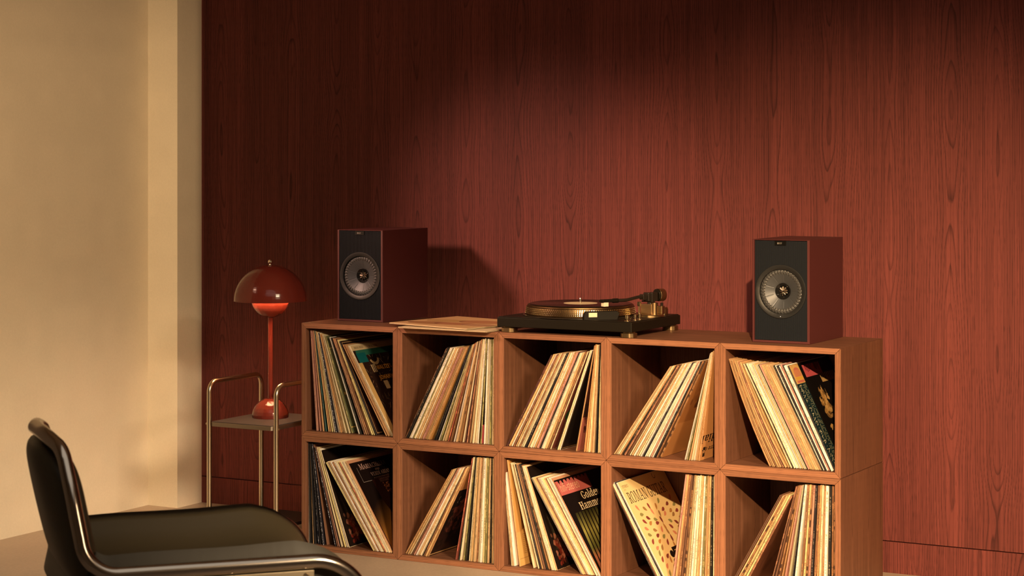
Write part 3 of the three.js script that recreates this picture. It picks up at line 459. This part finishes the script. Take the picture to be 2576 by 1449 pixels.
// ------------------------------------------------------------------ side trolley and lamp
{
  const steel = metal(.62, .52, .38, .25), t = thing('side_table', 'small tubular steel side table with two hoop handles and a grey top under the lamp', 'side table', [0, 0, 0]);
  const xl = -.300, xr = -.044, zf = .072, zb = -.205, hh = .508, y = .385;
  const topShape = new THREE.Shape(), a = xl + .010, b = xr - .010, e = .006; topShape.moveTo(a + e, -zf - .006); topShape.lineTo(b - e, -zf - .006); topShape.lineTo(b, -zf - .006 + e); topShape.lineTo(b, -zb + .006 - e); topShape.lineTo(b - e, -zb + .006); topShape.lineTo(a + e, -zb + .006); topShape.lineTo(a, -zb + .006 - e); topShape.lineTo(a, -zf - .006 + e); topShape.closePath();
  const slab = (dy, h, grow) => { const g = new THREE.ExtrudeGeometry(topShape, { depth: h, bevelEnabled: true, bevelThickness: .0008, bevelSize: .0008, bevelOffset: grow - .0008, bevelSegments: 1 }); g.rotateX(-Math.PI / 2); return g.translate(0, dy, 0); };
  part('tabletop', slab(y - .004, .0032, -.0012), std({ color: lin(.048, .040, .038), roughness: .5 }), t);
  part('edge_trim', slab(y - .0145, .0115, 0), metal(.34, .29, .23, .42), t);
  for (const x of [xl, xr]) {
    part('hoop_frame', tube([V(x, .004, zf), V(x, hh, zf), V(x, hh, zb), V(x, .004, zb)], [.034, .034], .0078, 140, 16), steel, t);
    for (const z of [zf, zb]) { part('bolt', T(new THREE.CylinderGeometry(.0042, .0042, .004, 6).rotateZ(Math.PI / 2), x + (x < -.1 ? -.0095 : .0095), y - .009, z), steel, t); part('foot_cap', cyl(.0095, .010, .010, x, .005, z, 20), M.dark, t); }
  }
  const s = new THREE.ExtrudeGeometry(topShape, { depth: .010, bevelEnabled: false }); s.rotateX(-Math.PI / 2); s.translate(0, .06, 0);
  part('lower_shelf', s, std({ color: lin(.048, .040, .038), roughness: .5 }), t);

  const red = std({ color: lin(.20, .031, .019), roughness: .17 }), inner = std({ color: lin(.66, .50, .38), roughness: .6 });
  const L = thing('table_lamp', 'glossy red dome table lamp with glowing bowl, thin stem and half-round foot', 'lamp', [-.186, y + .0004, -.096]);
  const arc = (r, cy, a0, a1, n, sy = 1) => Array.from({ length: n + 1 }, (_, i) => { const q = lerp(a0, a1, i / n); return [Math.max(.0005, r * Math.cos(q)), cy + r * sy * Math.sin(q)]; });
  const P = Math.PI;
  part('foot', lathe([[.0005, 0], [.0575, 0], ...arc(.0585, .004, 0, P / 2, 24, .98)], 72), red, L);
  part('stem', cyl(.0076, .0076, .27, 0, .061 + .125, 0, 32), red, L);
  const rimY = .3705, R = .1155;
  part('bowl', lathe([...arc(.0605, rimY + .006, P / 2 * -1, .12, 30), ...arc(.0585, rimY + .006, .12, -P / 2, 30)], 80), red, L);
  part('shade', lathe([...arc(R, rimY, 0, P / 2, 40, .985), ], 110), red, L);
  part('shade_lining', lathe([...arc(R - .0016, rimY, P / 2, 0, 40, .985), [R, rimY]], 110), inner, L);
  part('finial', merge([T(new THREE.SphereGeometry(.0078, 24, 18), 0, rimY + R + .0078, 0), cyl(.0040, .0055, .0046, 0, rimY + R - .0004, 0, 20)]), metal(.8, .72, .58, .1), L);
  part('rim_band', lathe([[R - .0005, rimY - .0009], [R + .0006, rimY - .0006], [R + .0006, rimY + .0010], [R - .0005, rimY + .0012]], 110), red, L);
  part('stem_upper', cyl(.005, .005, .10, 0, rimY + .065, 0, 20), metal(.7, .6, .45, .3), L);
  part('bulb', T(new THREE.SphereGeometry(.017, 24, 16), .020, rimY - .006, .0), std({ color: 0xfff0d0, emissive: lin(1, .62, .30), emissiveIntensity: 3 }), L);
  const pl = new THREE.PointLight(lin(1, .78, .52), .55, 0, 2); pl.name = 'lamp_glow'; pl.intensity = 2.1; pl.position.set(.020, rimY - .006, 0); pl.castShadow = true; L.add(pl);
}

// ------------------------------------------------------------------ chair
{
  const c = thing('lounge_chair', 'dark olive leather cantilever chair on a smoked chrome tube frame, front corner of the room', 'chair', [1.342, 0, 1.965], THREE.MathUtils.degToRad(48));
  const lnoise = dataTex(256, 256, (i, j, q) => { q[0] = q[1] = q[2] = 128 + 90 * (noise(i / 3, j / 3) - .5) + 60 * (noise(i / 8, j / 8) - .5); }, false);
  const leather = new THREE.MeshPhysicalMaterial({ color: lin(.042, .031, .015), roughness: .5, specularIntensity: .6, bumpMap: lnoise, bumpScale: .0004 }), tubeMat = metal(.40, .34, .28, .17);
  // frame: one continuous tube; X is forward, Z towards the camera side
  const side = (s) => [V(-.486, .7155, 0), V(-.476, .711, s * .075), V(-.454, .692, s * .150), V(-.442, .617, s * .192), V(-.420, .480, s * .24), V(.086, .4815, s * .24), V(.089, .0135, s * .24), V(-.50, .0135, s * .24), V(-.50, .0135, 0)];
  for (const s of [1, -1]) part('tube_frame', tube(side(s), [.2, .05, .3, .062, .105, .07, .06], .0132, 260, 18), tubeMat, c);
  // seat shell: a hollowed cushion section swept from the back to the rounded front
  const prof = [[-.438, .455], [-.428, .448], [-.40, .443], [-.30, .445], [-.15, .447], [-.05, .449], [-.008, .446], [.026, .430], [.048, .402], [.056, .368]];
  const rings = [], NS = 56;
  const curve = new THREE.CatmullRomCurve3(prof.map(p => V(p[0], p[1], 0)), false, 'centripetal');
  for (let i = 0; i <= NS; i++) {
    const f = i / NS, p = curve.getPointAt(f), tg = curve.getTangentAt(f), nx = -tg.y, ny = tg.x, ring = [];
    const back = clamp(1 - f / .10), end = Math.min(1, Math.sqrt(clamp(f / .04)) * .9 + .1) * Math.min(1, Math.sqrt(clamp((1 - f) / .05)) * .9 + .1);
    const N = 48, hw = .226;
    for (let k = 0; k < N; k++) {
      const q = k / N; let w, n;
      if (q < .5) { // top, near to far
        const u = 1 - q * 4; w = hw * Math.sign(u) * Math.pow(Math.abs(u), .9); const rim = Math.pow(Math.abs(u), 4.2), edge = Math.sqrt(Math.max(0, 1 - Math.pow(Math.abs(u), 14)));
        n = (.002 + .113 * rim * (1 - .5 * clamp((f - .74) / .2)) + .02 * back) * edge - .012 * (1 - edge) + .004 * Math.sin(f * 9) * (1 - rim);
      } else { const u = -1 + (q - .5) * 4; w = hw * Math.sign(u) * Math.pow(Math.abs(u), .8); n = -.048 * Math.pow(Math.max(0, 1 - Math.pow(Math.abs(u), 8)), .5) - .012; }
      n *= end; ring.push(V(p.x + nx * n, p.y + ny * n, w * (.97 + .03 * end)));
    }
    rings.push(ring);
  }
  part('seat', skin(rings), leather, c);
  // backrest pad inside the hoop
  const br = []; for (let i = 0; i <= 40; i++) {
    const f = i / 40, y = lerp(.446, .6985, f), ring = [], close = Math.sqrt(Math.max(.0004, 1 - Math.pow(Math.abs(f * 2 - 1), 7))), hw = lerp(.230, .152, Math.pow(f, 1.2)) * Math.pow(Math.max(.0, 1 - Math.pow(clamp((f - .60) / .42), 3.0)), .5) * (1 - .10 * clamp((.25 - f) / .25));
    for (let k = 0; k < 44; k++) { const a = k / 44 * Math.PI * 2, ca = Math.cos(a), sa = Math.sin(a), w = hw * Math.sign(sa) * Math.pow(Math.abs(sa), .55), cx = lerp(-.416, -.452, f) - .004 * Math.sin(f * Math.PI) - .026 * f * (1 - Math.pow(w / .16, 2)), th = (ca > 0 ? .034 : .030) * Math.pow(Math.abs(ca), .6) * Math.sign(ca) * close; ring.push(V(cx + th, y + (ca > 0 ? .004 : -.002), -w)); }
    br.push(ring);
  }
  part('backrest', skin(br), leather, c);
  for (const s of [1, -1]) {
    const b = part('bracket', rbox(.30, .020, .004, .0015, -.165, .4555, s * .241), std({ color: lin(.50, .40, .26), roughness: .45, metalness: .6 }), c);
    for (const x of [-.03, -.165, -.30]) part('screw', T(lathe([[.0005, .0032], [.004, .0028], [.0058, .0008], [.006, 0]], 20).rotateX(s * Math.PI / 2), x, .4555, s * .2432), metal(.7, .6, .45, .25), b);
  }
}

// ------------------------------------------------------------------ added unseen spotlight fixture; its leaf blocks wall_spot from the wood wall
{
  const t = thing('added_spotlight', 'added black spotlight behind the viewer, its leaf blocking light from the wood wall', 'spotlight', [2.0, 2.3, 4.75]);
  const aim = V(-.4676, -.22, -.8844).normalize(), q = new THREE.Quaternion().setFromUnitVectors(V(0, 0, -1), aim);
  const can = part('can', lathe([[.0005, -.16], [.045, -.16], [.05, -.15], [.05, .012], [.047, .012], [.047, -.02], [.0005, -.02]], 40).rotateX(-Math.PI / 2).applyQuaternion(q), M.dark, t);
  part('lens', new THREE.CircleGeometry(.044, 32).rotateY(Math.PI).translate(0, 0, .012).applyQuaternion(q), std({ color: 0x221a12, emissive: lin(1, .68, .36), emissiveIntensity: 1.5 }), t);
  part('ceiling_stem', cyl(.008, .008, .34, .03, .225, .08, 14), M.dark, t);
  const leaf = part('light_blocker', merge([box(.16, .34, .002, .08, -.07, 0)]), M.dark, t); leaf.position.set(-.1637, 0, -.3095); leaf.rotation.y = Math.atan2(.4676, .8844);  // added out-of-view leaf that cuts the light at the pilaster corner
  part('blocker_arm', tube([V(.045, .04, 0), V(.02, .09, -.2), V(-.10, .09, -.345)], [.05], .004, 30, 8), M.dark, t);
}
renderer.render(scene, camera);
